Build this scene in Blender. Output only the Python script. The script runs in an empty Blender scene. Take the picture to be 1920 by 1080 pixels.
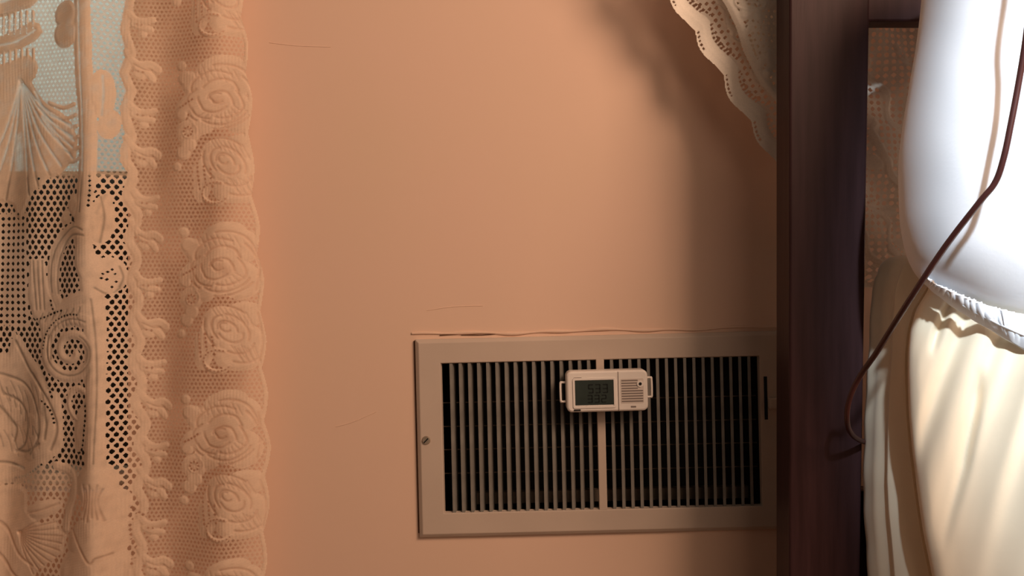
import bpy, bmesh, math, random
import numpy as np
from mathutils import Vector, Matrix

random.seed(7)
rng = np.random.default_rng(7)
scene = bpy.context.scene
C = scene.collection
F = 1820.0          # focal length in pixels of the 1920 px wide frame
CZ = 0.62           # camera height
WALL = 1.0          # distance from camera to the back wall

# ------------------------------------------------------------------ camera
cam = bpy.data.cameras.new('camera')
cam.sensor_width = 36.0
cam.lens = F / 1920.0 * 36.0
cam.clip_start = 0.02
camo = bpy.data.objects.new('camera', cam)
camo.location = (0, 0, CZ)
camo.rotation_euler = (math.pi / 2, 0, 0)
C.objects.link(camo)
scene.camera = camo

# ------------------------------------------------------------------ world, lights, exposure
scene.view_settings.view_transform = 'Standard'
scene.view_settings.look = 'None'
scene.view_settings.gamma = 1.0
scene.view_settings.use_curve_mapping = False
scene.view_settings.exposure = 0.0

world = bpy.data.worlds.new('world')
scene.world = world
world.use_nodes = True
bgn = world.node_tree.nodes['Background']
bgn.inputs['Color'].default_value = (1.0, 0.80, 0.64, 1)
bgn.inputs['Strength'].default_value = 0.07


def aim(o, target):
    d = Vector(target) - o.location
    o.rotation_euler = d.to_track_quat('-Z', 'Y').to_euler()


def area(name, loc, target, size, power, col, sy=None):
    l = bpy.data.lights.new(name, 'AREA')
    l.energy = power
    l.color = col
    l.size = size
    if sy:
        l.shape = 'RECTANGLE'
        l.size_y = sy
    o = bpy.data.objects.new(name, l)
    o.location = loc
    aim(o, target)
    C.objects.link(o)
    return o


# warm lamp of the room, to the right of and behind the camera
area('room_lamp', (0.84, -0.10, 1.42), (-0.25, 1.0, 0.90), 0.52, 16.3, (1.0, 0.65, 0.45))
# the rest of the room reflects warm light back from behind the camera
area('room_bounce', (0.75, -1.0, 1.30), (-0.2, 1.0, 0.66), 1.3, 8.5, (1.0, 0.68, 0.48))
# added unseen cool spot, high behind the camera, narrowed to brighten only the bed
sp = bpy.data.lights.new('added_bed_spot', 'SPOT')
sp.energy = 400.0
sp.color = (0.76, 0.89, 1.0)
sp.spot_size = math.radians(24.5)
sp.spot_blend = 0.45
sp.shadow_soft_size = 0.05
spo = bpy.data.objects.new('added_bed_spot', sp)
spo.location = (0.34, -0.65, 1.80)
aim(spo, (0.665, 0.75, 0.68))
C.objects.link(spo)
# daylight outside the window behind the lace curtain
area('window_daylight', (-0.62, 1.42, 1.30), (-0.62, 1.06, 0.95), 0.6, 11.0, (0.88, 0.97, 1.0))


# ------------------------------------------------------------------ helpers
def P(px, py, d):
    """point seen at photo pixel (px, py) at the distance d from the camera"""
    return Vector(((px - 960.0) / F * d, d, CZ + (540.0 - py) / F * d))


def link(o, parent=None):
    C.objects.link(o)
    if parent is not None:
        o.parent = parent
    return o


def tag(o, label=None, cat=None, group=None, kind=None):
    if label:
        o['label'] = label
    if cat:
        o['category'] = cat
    if group:
        o['group'] = group
    if kind:
        o['kind'] = kind
    return o


def empty(name, loc=(0, 0, 0), rot=(0, 0, 0)):
    o = bpy.data.objects.new(name, None)
    o.location = loc
    o.rotation_euler = rot
    o.empty_display_size = 0.03
    return link(o)


def finish(name, bm, mat, parent=None, smooth=False, bevel=0.0, seg=2):
    me = bpy.data.meshes.new(name)
    bmesh.ops.recalc_face_normals(bm, faces=bm.faces)
    bm.to_mesh(me)
    bm.free()
    me.materials.append(mat)
    if smooth:
        for p in me.polygons:
            p.use_smooth = True
    o = bpy.data.objects.new(name, me)
    link(o, parent)
    if bevel > 0:
        m = o.modifiers.new('bevel', 'BEVEL')
        m.width = bevel
        m.segments = seg
        m.limit_method = 'ANGLE'
    return o


def box(bm, c, s, rz=0.0):
    r = bmesh.ops.create_cube(bm, size=1.0)
    M = Matrix.Translation(c) @ Matrix.Rotation(rz, 4, 'Z') @ Matrix.Diagonal((s[0], s[1], s[2], 1))
    bmesh.ops.transform(bm, matrix=M, verts=r['verts'])
    return r['verts']


def box_obj(name, c, s, mat, parent=None, bevel=0.0, rz=0.0):
    bm = bmesh.new()
    box(bm, c, s, rz)
    return finish(name, bm, mat, parent, bevel=bevel)


def grid_mesh(name, V, mat, parent=None, closed_u=False, smooth=True, flip=False):
    """V: array (rows, cols, 3)"""
    R, Cn = V.shape[:2]
    idx = np.arange(R * Cn).reshape(R, Cn)
    if closed_u:
        a = idx[:-1, :]
        b = np.roll(idx, -1, 1)[:-1, :]
        c = np.roll(idx, -1, 1)[1:, :]
        d = idx[1:, :]
    else:
        a, b, c, d = idx[:-1, :-1], idx[:-1, 1:], idx[1:, 1:], idx[1:, :-1]
    q = np.stack([a, b, c, d], -1).reshape(-1, 4)
    if flip:
        q = q[:, ::-1]
    return np_mesh(name, V.reshape(-1, 3), q, mat, parent, smooth)


def np_mesh(name, V, Q, mat, parent=None, smooth=True):
    me = bpy.data.meshes.new(name)
    me.vertices.add(len(V))
    me.vertices.foreach_set('co', np.ascontiguousarray(V, dtype=np.float32).ravel())
    me.loops.add(len(Q) * 4)
    me.loops.foreach_set('vertex_index', np.ascontiguousarray(Q, dtype=np.int32).ravel())
    me.polygons.add(len(Q))
    me.polygons.foreach_set('loop_start', np.arange(0, len(Q) * 4, 4, dtype=np.int32))
    me.polygons.foreach_set('loop_total', np.full(len(Q), 4, dtype=np.int32))
    if smooth:
        me.polygons.foreach_set('use_smooth', np.ones(len(Q), dtype=bool))
    me.update(calc_edges=True)
    me.validate()
    me.materials.append(mat)
    o = bpy.data.objects.new(name, me)
    return link(o, parent)


def catmull(pts, n):
    pts = np.asarray(pts, float)
    k = len(pts)
    out = []
    for i in range(k - 1):
        p0, p1, p2, p3 = pts[max(i - 1, 0)], pts[i], pts[i + 1], pts[min(i + 2, k - 1)]
        for t in np.linspace(0, 1, n, endpoint=False):
            out.append(0.5 * ((2 * p1) + (-p0 + p2) * t + (2 * p0 - 5 * p1 + 4 * p2 - p3) * t * t
                              + (-p0 + 3 * p1 - 3 * p2 + p3) * t ** 3))
    out.append(pts[-1])
    return np.array(out)


def tube_obj(name, pts, r, mat, parent=None, n=10, sub=8, bm_only=None):
    pts = catmull(pts, sub)
    T = np.gradient(pts, axis=0)
    T /= np.linalg.norm(T, axis=1)[:, None]
    up = np.array([0.13, 0.3, 0.95])
    A = np.cross(T, up)
    A /= np.linalg.norm(A, axis=1)[:, None]
    B = np.cross(T, A)
    th = np.linspace(0, 2 * math.pi, n, endpoint=False)
    rr = np.broadcast_to(np.asarray(r, float), (len(pts),))
    V = pts[:, None, :] + rr[:, None, None] * (np.cos(th)[None, :, None] * A[:, None, :]
                                               + np.sin(th)[None, :, None] * B[:, None, :])
    return grid_mesh(name, V, mat, parent, closed_u=True)


# ------------------------------------------------------------------ materials
def new_mat(name):
    m = bpy.data.materials.new(name)
    m.use_nodes = True
    return m, m.node_tree.nodes, m.node_tree.links


def mat(name, col, rough=0.6, metal=0.0, var=0.06, scale=30.0, bump=0.0, bscale=None, spec=0.4, sheen=0.0,
        stretch=(1, 1, 1), col2=None, coat=0.0):
    m, n, l = new_mat(name)
    b = n['Principled BSDF']
    b.inputs['Roughness'].default_value = rough
    b.inputs['Metallic'].default_value = metal
    b.inputs['Specular IOR Level'].default_value = spec
    b.inputs['Sheen Weight'].default_value = sheen
    b.inputs['Coat Weight'].default_value = coat
    tc = n.new('ShaderNodeTexCoord')
    mp = n.new('ShaderNodeMapping')
    mp.inputs['Scale'].default_value = stretch
    l.new(tc.outputs['Object'], mp.inputs['Vector'])
    nz = n.new('ShaderNodeTexNoise')
    nz.inputs['Scale'].default_value = scale
    nz.inputs['Detail'].default_value = 5
    l.new(mp.outputs['Vector'], nz.inputs['Vector'])
    rp = n.new('ShaderNodeValToRGB')
    c2 = col2 if col2 else tuple(max(0, c * (1 - var)) for c in col)
    c1 = col if col2 else tuple(min(1, c * (1 + var)) for c in col)
    rp.color_ramp.elements[0].color = (*c2, 1)
    rp.color_ramp.elements[1].color = (*c1, 1)
    rp.color_ramp.elements[0].position = 0.3
    rp.color_ramp.elements[1].position = 0.7
    l.new(nz.outputs['Fac'], rp.inputs['Fac'])
    l.new(rp.outputs['Color'], b.inputs['Base Color'])
    if bump > 0:
        n2 = n.new('ShaderNodeTexNoise')
        n2.inputs['Scale'].default_value = bscale or scale * 6
        n2.inputs['Detail'].default_value = 4
        l.new(mp.outputs['Vector'], n2.inputs['Vector'])
        bp = n.new('ShaderNodeBump')
        bp.inputs['Strength'].default_value = bump
        bp.inputs['Distance'].default_value = 0.002
        l.new(n2.outputs['Fac'], bp.inputs['Height'])
        l.new(bp.outputs['Normal'], b.inputs['Normal'])
    return m


def lace_mat(name, col, trans=0.25, thin_alpha=0.35):
    m, n, l = new_mat(name)
    out = n['Material Output']
    n.remove(n['Principled BSDF'])
    tc = n.new('ShaderNodeTexCoord')
    nz = n.new('ShaderNodeTexNoise')
    nz.inputs['Scale'].default_value = 700
    l.new(tc.outputs['Object'], nz.inputs['Vector'])
    rp = n.new('ShaderNodeValToRGB')
    rp.color_ramp.elements[0].color = (*[c * 0.86 for c in col], 1)
    rp.color_ramp.elements[1].color = (*[min(1, c * 1.08) for c in col], 1)
    l.new(nz.outputs['Fac'], rp.inputs['Fac'])
    df = n.new('ShaderNodeBsdfDiffuse')
    tl = n.new('ShaderNodeBsdfTranslucent')
    l.new(rp.outputs['Color'], df.inputs['Color'])
    l.new(rp.outputs['Color'], tl.inputs['Color'])
    mx = n.new('ShaderNodeMixShader')
    mx.inputs[0].default_value = trans
    l.new(df.outputs[0], mx.inputs[1])
    l.new(tl.outputs[0], mx.inputs[2])
    at = n.new('ShaderNodeAttribute')
    at.attribute_name = 'thin'
    ml = n.new('ShaderNodeMath')
    ml.operation = 'MULTIPLY'
    ml.inputs[1].default_value = thin_alpha
    l.new(at.outputs['Fac'], ml.inputs[0])
    tp = n.new('ShaderNodeBsdfTransparent')
    m2 = n.new('ShaderNodeMixShader')
    l.new(ml.outputs[0], m2.inputs[0])
    l.new(mx.outputs[0], m2.inputs[1])
    l.new(tp.outputs[0], m2.inputs[2])
    l.new(m2.outputs[0], out.inputs['Surface'])
    return m


M_wall = mat('peach_wall_paint', (0.81, 0.565, 0.435), rough=0.55, scale=5, bump=0.05, bscale=60, col2=(0.79, 0.565, 0.42), spec=0.3)
M_floor = mat('brown_floor', (0.16, 0.09, 0.05), rough=0.5, scale=8, stretch=(1, 8, 1), var=0.3)
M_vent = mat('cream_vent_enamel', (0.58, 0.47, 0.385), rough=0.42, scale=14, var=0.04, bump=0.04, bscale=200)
M_fin = mat('dusty_shaded_enamel', (0.22, 0.205, 0.18), rough=0.55, scale=60, var=0.15)  # dusty vent paint, darkened to put the shade of the slots into its colour
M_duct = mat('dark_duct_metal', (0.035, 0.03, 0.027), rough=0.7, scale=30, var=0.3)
M_brown = mat('dark_brown_lines', (0.13, 0.055, 0.025), rough=0.9, scale=80, var=0.4)
M_damper = mat('dusty_damper', (0.22, 0.17, 0.13), rough=0.8, scale=50, var=0.2)
M_screw = mat('worn_screw_steel', (0.45, 0.38, 0.30), rough=0.4, metal=0.6, scale=200, var=0.2)
M_dark = mat('black_gap', (0.008, 0.007, 0.006), rough=0.8)
M_plastic = mat('white_plastic', (0.82, 0.76, 0.70), rough=0.4, var=0.02, scale=60)
M_screen = mat('dark_lcd', (0.030, 0.042, 0.036), rough=0.25, var=0.15, scale=90, spec=0.5)
M_digit = mat('lcd_digit', (0.010, 0.013, 0.011), rough=0.3)
M_label = mat('pale_device_label', (0.66, 0.58, 0.52), rough=0.6, var=0.03)
M_ink = mat('grey_print', (0.22, 0.18, 0.16), rough=0.7)
M_wood = mat('dark_mahogany', (0.054, 0.025, 0.027), rough=0.42, scale=10, stretch=(14, 14, 1), col2=(0.034, 0.015, 0.016), bump=0.04, bscale=40, spec=0.16)
M_satin = mat('cream_satin', (0.92, 0.80, 0.60), rough=0.42, scale=9, var=0.025, sheen=0.3, bump=0.03, bscale=300, spec=0.45)
M_pillow = mat('white_cotton', (0.88, 0.92, 0.97), rough=0.8, scale=12, var=0.015, bump=0.05, bscale=350, spec=0.2)
M_mattress = mat('mattress_ticking', (0.55, 0.48, 0.38), rough=0.9)
M_cord = mat('brown_cord_rubber', (0.060, 0.018, 0.016), rough=0.35, var=0.1, spec=0.5)
M_frame = mat('white_window_paint', (0.75, 0.68, 0.58), rough=0.5, var=0.03)
M_lowpane = mat('dark_window_screen', (0.020, 0.015, 0.010), rough=0.6, var=0.3)
M_lace = lace_mat('ivory_lace', (0.95, 0.72, 0.54), 0.22, 0.55)
M_lace2 = lace_mat('white_lace', (0.90, 0.84, 0.74), 0.12, 0.35)
m, n, l = new_mat('pale_window_shade')
n.remove(n['Principled BSDF'])
d_ = n.new('ShaderNodeBsdfDiffuse')
t_ = n.new('ShaderNodeBsdfTranslucent')
x_ = n.new('ShaderNodeMixShader')
w_ = n.new('ShaderNodeTexNoise')
w_.inputs['Scale'].default_value = 120
r_ = n.new('ShaderNodeValToRGB')
r_.color_ramp.elements[0].color = (0.66, 0.70, 0.66, 1)
r_.color_ramp.elements[1].color = (0.76, 0.79, 0.75, 1)
l.new(w_.outputs['Fac'], r_.inputs['Fac'])
l.new(r_.outputs['Color'], d_.inputs['Color'])
l.new(r_.outputs['Color'], t_.inputs['Color'])
x_.inputs[0].default_value = 0.55
l.new(d_.outputs[0], x_.inputs[1])
l.new(t_.outputs[0], x_.inputs[2])
l.new(x_.outputs[0], n['Material Output'].inputs['Surface'])
M_shade = m


# ------------------------------------------------------------------ the setting
def wx(px):
    return (px - 960.0) / F * WALL


def wz(py):
    return CZ + (540.0 - py) / F * WALL


WIN = (-0.95, wx(240), wz(922), 1.60)
DUC = (wx(812), wx(1442), wz(978), wz(650))
xs = sorted([-1.6, 1.7, WIN[0], WIN[1], DUC[0], DUC[1]])
zs = sorted([0.0, 2.2, WIN[2], WIN[3], DUC[2], DUC[3]])
bm = bmesh.new()
T = 0.12
for i in range(len(xs) - 1):
    for j in range(len(zs) - 1):
        cx, cz = (xs[i] + xs[i + 1]) / 2, (zs[j] + zs[j + 1]) / 2
        if any(a < cx < b and c < cz < d for a, b, c, d in (WIN, DUC)):
            continue
        for y in (WALL, WALL + T):
            q = [bm.verts.new(v) for v in ((xs[i], y, zs[j]), (xs[i + 1], y, zs[j]), (xs[i + 1], y, zs[j + 1]), (xs[i], y, zs[j + 1]))]
            bm.faces.new(q if y == WALL else q[::-1])
for a, b, c, d in (WIN, DUC):
    cor = [(a, c), (b, c), (b, d), (a, d)]
    for k in range(4):
        p, q = cor[k], cor[(k + 1) % 4]
        bm.faces.new([bm.verts.new(v) for v in ((p[0], WALL, p[1]), (p[0], WALL + T, p[1]), (q[0], WALL + T, q[1]), (q[0], WALL, q[1]))])
bmesh.ops.remove_doubles(bm, verts=bm.verts, dist=1e-5)
wall = finish('wall_back', bm, M_wall)
tag(wall, 'peach painted plaster wall behind the vent and curtain', kind='structure')
# hand-laid caulk bead running just above the vent, uneven and lifted in places
pts = []
for px in range(772, 1480, 12):
    base = 632 - (px - 772) * 0.0205
    wob = 1.6 * math.sin(px * 0.021) + 1.1 * math.sin(px * 0.053 + 1)
    pts.append(P(px, base + wob - 5.0, WALL - 0.0002))
rads = [0.0012 + 0.0009 * (0.5 + 0.5 * math.sin(i * 0.9)) * (1 if 3 < i < 40 else 0.5) for i in range(len(pts))]
rads = np.interp(np.linspace(0, len(pts) - 1, (len(pts) - 1) * 4 + 1), np.arange(len(pts)), rads)
tube_obj('caulk_bead', pts, rads, M_wall, wall, n=8, sub=4)
# shallow hairline paint ridges
for seg in ([(505, 80), (560, 86), (620, 88)], [(630, 800), (665, 790), (705, 772)], [(800, 582), (850, 575), (905, 573)]):
    tube_obj('paint_ridge', [P(x, y, WALL + 0.0003) for x, y in seg], 0.0007, M_wall, wall, n=6, sub=5)

fl = box_obj('floor', (0.05, -0.1, -0.02), (3.4, 2.4, 0.04), M_floor)
tag(fl, 'dark brown floor under the bed', kind='structure')
bb = box_obj('baseboard_back', (0.05, WALL - 0.0065, 0.05), (3.3, 0.013, 0.10), M_frame, bevel=0.003)
tag(bb, 'painted baseboard along the peach wall', kind='structure')

# window behind the lace curtain
win = empty('window_1', (0, 0, 0))
tag(win, 'window with pale shade above and dark screen below behind lace curtain', kind='structure')
bm = bmesh.new()
a, b, c, d = WIN
for cc, ss in (((a + 0.012, WALL + 0.07, (c + d) / 2), (0.024, 0.06, d - c)), ((b - 0.004, WALL + 0.07, (c + d) / 2), (0.008, 0.06, d - c)),
               (((a + b) / 2, WALL + 0.07, c + 0.006), (b - a, 0.06, 0.012)), (((a + b) / 2, WALL + 0.07, d - 0.012), (b - a, 0.06, 0.024))):
    box(bm, cc, ss)
finish('window_frame', bm, M_frame, win)
zr = CZ + (540 - 327) / F * 1.05
box_obj('shade_hem_bar', ((a + b) / 2, WALL + 0.05, zr), (b - a - 0.002, 0.012, 0.006), M_frame, win, bevel=0.001)
box_obj('window_shade', ((a + b) / 2, WALL + 0.056, (zr + d) / 2), (b - a - 0.002, 0.0015, d - zr), M_shade, win)
box_obj('lower_screen', ((a + b) / 2, WALL + 0.085, (c + zr) / 2), (b - a - 0.002, 0.004, zr - c), M_lowpane, win)


# ------------------------------------------------------------------ lace drawing engine (cloth-plane pixels)
class Lace:
    def __init__(self, x0, x1, y0, y1, step):
        self.x = np.arange(x0, x1, step)
        self.y = np.arange(y0, y1, step)
        self.X, self.Y = np.meshgrid(self.x, self.y)
        sh = self.X.shape
        self.S = np.zeros(sh, np.float32)       # solid cloth 0..1
        self.H = np.zeros(sh, np.float32)       # relief in px
        self.TH = np.zeros(sh, np.float32)      # thin weave 0..1
        self.step = step
        self.K = np.zeros(sh, bool)             # open holes worked on purpose

    def win(self, xa, xb, ya, yb):
        i0, i1 = np.searchsorted(self.x, [xa, xb])
        j0, j1 = np.searchsorted(self.y, [ya, yb])
        return (slice(max(j0, 0), max(j1, 0)), slice(max(i0, 0), max(i1, 0)))

    def _put(self, w, dist, relief, edge=5.0):
        """dist: signed distance (px), negative inside"""
        ins = dist < 0
        self.S[w][ins] = 1
        self.K[w][ins] = False
        h = np.clip(-dist / edge, 0, 1) * relief
        self.H[w] = np.where(ins, np.maximum(self.H[w], h), self.H[w])

    def ell(self, cx, cy, rx, ry, rot=0, relief=1.0, edge=6.0):
        r = max(rx, ry) + 4
        w = self.win(cx - r, cx + r, cy - r, cy + r)
        X, Y = self.X[w] - cx, self.Y[w] - cy
        c, s = math.cos(math.radians(rot)), math.sin(math.radians(rot))
        u, v = X * c + Y * s, -X * s + Y * c
        k = np.sqrt((u / rx) ** 2 + (v / ry) ** 2)
        self._put(w, (k - 1) * min(rx, ry), relief, edge)

    def _sdist(self, pts, pad):
        pts = np.asarray(pts, float)
        w = self.win(pts[:, 0].min() - pad, pts[:, 0].max() + pad, pts[:, 1].min() - pad, pts[:, 1].max() + pad)
        X, Y = self.X[w], self.Y[w]
        D = np.full(X.shape, 1e9)
        A = np.zeros(X.shape)
        acc = 0.0
        for (ax, ay), (bx, by) in zip(pts[:-1], pts[1:]):
            dx, dy = bx - ax, by - ay
            L = math.hypot(dx, dy)
            if L < 1e-6:
                continue
            t = np.clip(((X - ax) * dx + (Y - ay) * dy) / (L * L), 0, 1)
            dd = np.hypot(X - ax - t * dx, Y - ay - t * dy)
            m = dd < D
            D[m] = dd[m]
            A[m] = (acc + t * L)[m]
            acc += L
        return w, D, A, acc

    def stroke(self, pts, hw, relief=1.0, smooth=6, edge=5.0, hw2=None):
        if smooth:
            pts = catmull(pts, smooth)
        w, D, A, L = self._sdist(pts, max(hw, hw2 or 0) + 4)
        ww = hw if hw2 is None else hw + (hw2 - hw) * A / max(L, 1e-6)
        self._put(w, D - ww, relief, edge)

    def poly(self, pts, relief=1.0, edge=6.0):
        pts = np.asarray(pts, float)
        w, D, A, L = self._sdist(np.vstack([pts, pts[:1]]), 4)
        X, Y = self.X[w], self.Y[w]
        ins = np.zeros(X.shape, bool)
        k = len(pts)
        for i in range(k):
            x1, y1 = pts[i]
            x2, y2 = pts[(i + 1) % k]
            if y1 == y2:
                continue
            c = ((y1 > Y) != (y2 > Y)) & (X < (x2 - x1) * (Y - y1) / (y2 - y1) + x1)
            ins ^= c
        self._put(w, np.where(ins, -D, D), relief, edge)

    def groove(self, pts, hw=1.6, depth=0.8, smooth=5, thin=0.8):
        if smooth:
            pts = catmull(pts, smooth)
        w, D, A, L = self._sdist(pts, hw * 2 + 2)
        k = np.exp(-(D / hw) ** 2)
        self.H[w] -= depth * k * (self.S[w] > 0)
        self.TH[w] = np.maximum(self.TH[w], thin * k * (self.S[w] > 0))

    def dots(self, pts, pitch=7.0, r=2.2, smooth=6):
        """row of small open holes along a line"""
        if smooth:
            pts = catmull(pts, smooth)
        w, D, A, L = self._sdist(pts, r + 2)
        ph = (A / pitch) % 1.0 - 0.5
        hole = (D / r) ** 2 + (ph * pitch / (r * 1.15)) ** 2 < 1
        self.K[w] |= hole & (self.S[w] > 0.5)
        self.TH[w] = np.maximum(self.TH[w], 0.4 * np.exp(-(D / (r * 1.5)) ** 2))

    def thin(self, cx, cy, rx, ry, amt=0.6, rot=0):
        r = max(rx, ry) + 4
        w = self.win(cx - r, cx + r, cy - r, cy + r)
        X, Y = self.X[w] - cx, self.Y[w] - cy
        c, s = math.cos(math.radians(rot)), math.sin(math.radians(rot))
        u, v = X * c + Y * s, -X * s + Y * c
        k = np.clip(1.6 - 1.6 * np.sqrt((u / rx) ** 2 + (v / ry) ** 2), 0, 1)
        self.TH[w] = np.maximum(self.TH[w], amt * k)

    def clear(self, cx, cy, rx, ry, rot=0):
        r = max(rx, ry) + 4
        w = self.win(cx - r, cx + r, cy - r, cy + r)
        X, Y = self.X[w] - cx, self.Y[w] - cy
        c, s = math.cos(math.radians(rot)), math.sin(math.radians(rot))
        u, v = X * c + Y * s, -X * s + Y * c
        k = (u / rx) ** 2 + (v / ry) ** 2 < 1
        self.K[w] |= k & (self.S[w] > 0.5)

    def mesh(self, name, fun, holes, inside, mat, parent=None, relief=0.0011):
        """fun(X, Y) -> (N,3) cloth position with relief along -Y; holes: net holes where not solid"""
        keep_v = inside & ~((self.S < 0.5) & holes) & ~self.K
        f = (keep_v[:-1, :-1].astype(int) + keep_v[1:, :-1] + keep_v[:-1, 1:] + keep_v[1:, 1:]) >= 3
        R, Cn = self.X.shape
        idx = np.arange(R * Cn).reshape(R, Cn)
        q = np.stack([idx[:-1, :-1], idx[1:, :-1], idx[1:, 1:], idx[:-1, 1:]], -1)[f]
        H = self.H.copy()
        for _ in range(2):
            H[1:-1, 1:-1] = (H[1:-1, 1:-1] * 4 + H[:-2, 1:-1] + H[2:, 1:-1] + H[1:-1, :-2] + H[1:-1, 2:]) / 8
        V = fun(self.X, self.Y)
        V[..., 1] -= H * relief
        used = np.zeros(R * Cn, bool)
        used[q.ravel()] = True
        re = np.cumsum(used) - 1
        o = np_mesh(name, V.reshape(-1, 3)[used], re[q], mat, parent)
        at = o.data.attributes.new('thin', 'FLOAT', 'POINT')
        at.data.foreach_set('value', np.clip(self.TH, 0, 1).ravel()[used].astype(np.float32))
        return o


def net(X, Y, px, py, rx, ry, stagger=True):
    row = np.floor(Y / py)
    sx = X + (row % 2) * px / 2 if stagger else X
    u = (sx / px) % 1.0 - 0.5
    v = (Y / py) % 1.0 - 0.5
    return (np.abs(u * px / rx) ** 2.4 + np.abs(v * py / ry) ** 2.4) < 1


# ------------------------------------------------------------------ lace curtain
L = Lace(-150, 512, -290, 1230, 1.3)
X, Y = L.X, L.Y

# right scalloped edge
eb = [-350, -245, -140, -20, 85, 190, 310, 425, 525, 640, 740, 840, 945, 1050, 1155, 1260]
ex = [452, 453, 455, 458, 466, 475, 478, 486, 494, 500, 503, 507, 505, 502, 500, 500]
yy = L.y
edge = np.interp(yy, eb, ex)
near = np.full(yy.shape, 0.0)
for b0, b1 in zip(eb[:-1], eb[1:]):
    mk = (yy >= b0) & (yy < b1)
    t = (yy[mk] - b0) / (b1 - b0)
    near[mk] = 9.0 * (1 - np.abs(2 * t - 1)) ** 1.5
edge = edge - near
E = edge[:, None] - X                     # distance inside the edge
bord = (E > 0) & (E < 7)
L.S[bord] = 1
L.H[bord] = 0.8

# --- rose band
rp = 312.0
for k in range(-2, 5):
    o = k * rp
    dx = 4 + 5.5 * k
    ya, yc, yb = 188 + o, 248 + o, 305 + o
    cx = 402 + dx
    # outer rose
    for (ax, ay, rx, ry, ro) in ((0, 0, 58, 52, 20), (38, -38, 38, 34, 0), (-40, -26, 34, 22, 40), (42, 26, 36, 36, 0), (-22, 40, 30, 26, -30), (10, -58, 44, 24, -15)):
        L.ell(cx + ax, ya + ay, rx, ry, ro, 0.9, 8)
    L.ell(cx + 6, ya - 4, 26, 18, 25, 1.3, 8)
    for rr, ox, oy, a0, a1 in ((11, 4, -2, 40, 300), (20, 10, 2, 190, 380), (24, -4, 4, 30, 200), (30, 12, -12, 200, 350), (34, 14, 6, -50, 110), (36, -10, 6, 90, 230),
                               (44, 4, -14, 180, 300), (46, 8, 8, 20, 130), (50, 16, -22, 250, 370), (54, -4, 0, 120, 200), (60, 4, 4, 30, 95), (62, 6, -2, -50, 20)):
        pts = [(cx + ox + (rr + 2.5 * math.sin(a * 0.07)) * 1.08 * math.cos(math.radians(a)), ya + oy + rr * 0.86 * math.sin(math.radians(a))) for a in np.linspace(a0, a1, 8)]
        L.groove(pts, 2.0, 1.0, 3, 0.9)
    for j in range(9):
        a = math.radians(20 + j * 13)
        L.groove([(cx + 34 * math.cos(a), ya + 30 * math.sin(a)), (cx + 52 * math.cos(a + 0.12), ya + 46 * math.sin(a + 0.12))], 1.5, 0.5, 0, 0.5)
    L.thin(cx + 12, ya + 4, 22, 15, 0.45, 20)
    # curl with a small spoked wheel
    kx = 352 + dx
    L.ell(kx, yc, 25, 22, 0, 0.7, 6)
    pts = [(kx + (19 - 0.035 * a) * math.cos(math.radians(a - 60)), yc + (17 - 0.03 * a) * math.sin(math.radians(a - 60))) for a in range(0, 420, 30)]
    L.stroke(pts, 3.2, 1.5, 3, 3)
    for a in range(0, 360, 45):
        L.dots([(kx + 5 * math.cos(math.radians(a)), yc + 5 * math.sin(math.radians(a))), (kx + 12 * math.cos(math.radians(a)), yc + 12 * math.sin(math.radians(a)))], 6, 1.7, 0)
    # leaf ring to the left of the rose
    L.ell(350 + dx, ya + 8, 30, 15, -35, 0.9, 5)
    L.dots([(332 + dx, ya + 16), (348 + dx, ya + 8), (364 + dx, ya - 2)], 7, 1.9)
    # lower rose
    cx2 = 424 + dx
    for (ax, ay, rx, ry, ro) in ((0, 0, 52, 40, 35), (30, 24, 34, 34, 0), (-36, 22, 28, 34, 10), (28, -28, 34, 24, 0), (-46, 46, 18, 30, 10), (18, 52, 44, 26, 0)):
        L.ell(cx2 + ax, yb + ay, rx, ry, ro, 0.9, 8)
    ca, sa = math.cos(math.radians(38)), math.sin(math.radians(38))
    for rr, ox, oy, a0, a1 in ((9, -6, -4, 0, 250), (17, -2, 0, 140, 330), (22, 2, 4, -40, 120), (30, 0, 2, 100, 220), (33, 2, 2, 230, 350), (40, 4, 8, -20, 70), (44, 0, 6, 95, 170), (48, 4, 0, 200, 270), (54, 6, 12, 10, 60)):
        pts = []
        for a in np.linspace(a0, a1, 8):
            u, v = rr * 1.15 * math.cos(math.radians(a)), rr * 0.78 * math.sin(math.radians(a))
            pts.append((cx2 + ox + u * ca - v * sa, yb + oy + u * sa + v * ca))
        L.groove(pts, 2.0, 0.9, 3, 0.9)
    for j in range(8):                       # slanting hatch of the outer petals
        L.groove([(cx2 + 4 + j * 6, yb + 30 + (j % 3) * 3), (cx2 + 22 + j * 5, yb + 56 + (j % 2) * 6)], 1.5, 0.5, 0, 0.55)
        L.groove([(cx2 - 34 + j * 9, yb - 46 + j * 2), (cx2 - 20 + j * 9, yb - 26 + j * 3)], 1.5, 0.5, 0, 0.55)
        L.groove([(cx - 44 + j * 11, ya - 60 + (j % 2) * 5), (cx - 34 + j * 11, ya - 40 + (j % 3) * 4)], 1.5, 0.5, 0, 0.55)
    for j in range(3):
        x0 = cx2 - 56 + j * 13
        L.dots([(x0, yb - 2 + j * 6), (x0 + 2, yb + 24 + j * 4), (x0 + 5, yb + 50)], 8, 2.0)
    pts = [(cx2 - 20 + 26 * math.cos(math.radians(a)), yb + 58 + 20 * math.sin(math.radians(a))) for a in range(30, 330, 30)]
    L.stroke(pts, 4.5, 1.4, 3, 3)
    L.dots(pts, 7, 1.4, 3)
    # buds along the inner side
    for (bx, by, r) in ((338, 28, 13), (342, 100, 15), (330, 126, 10), (345, -40, 16), (336, -64, 11), (352, 84, 16)):
        L.ell(bx + dx, ya + by, r, r * 0.9, 0, 1.0, 4)
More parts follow.
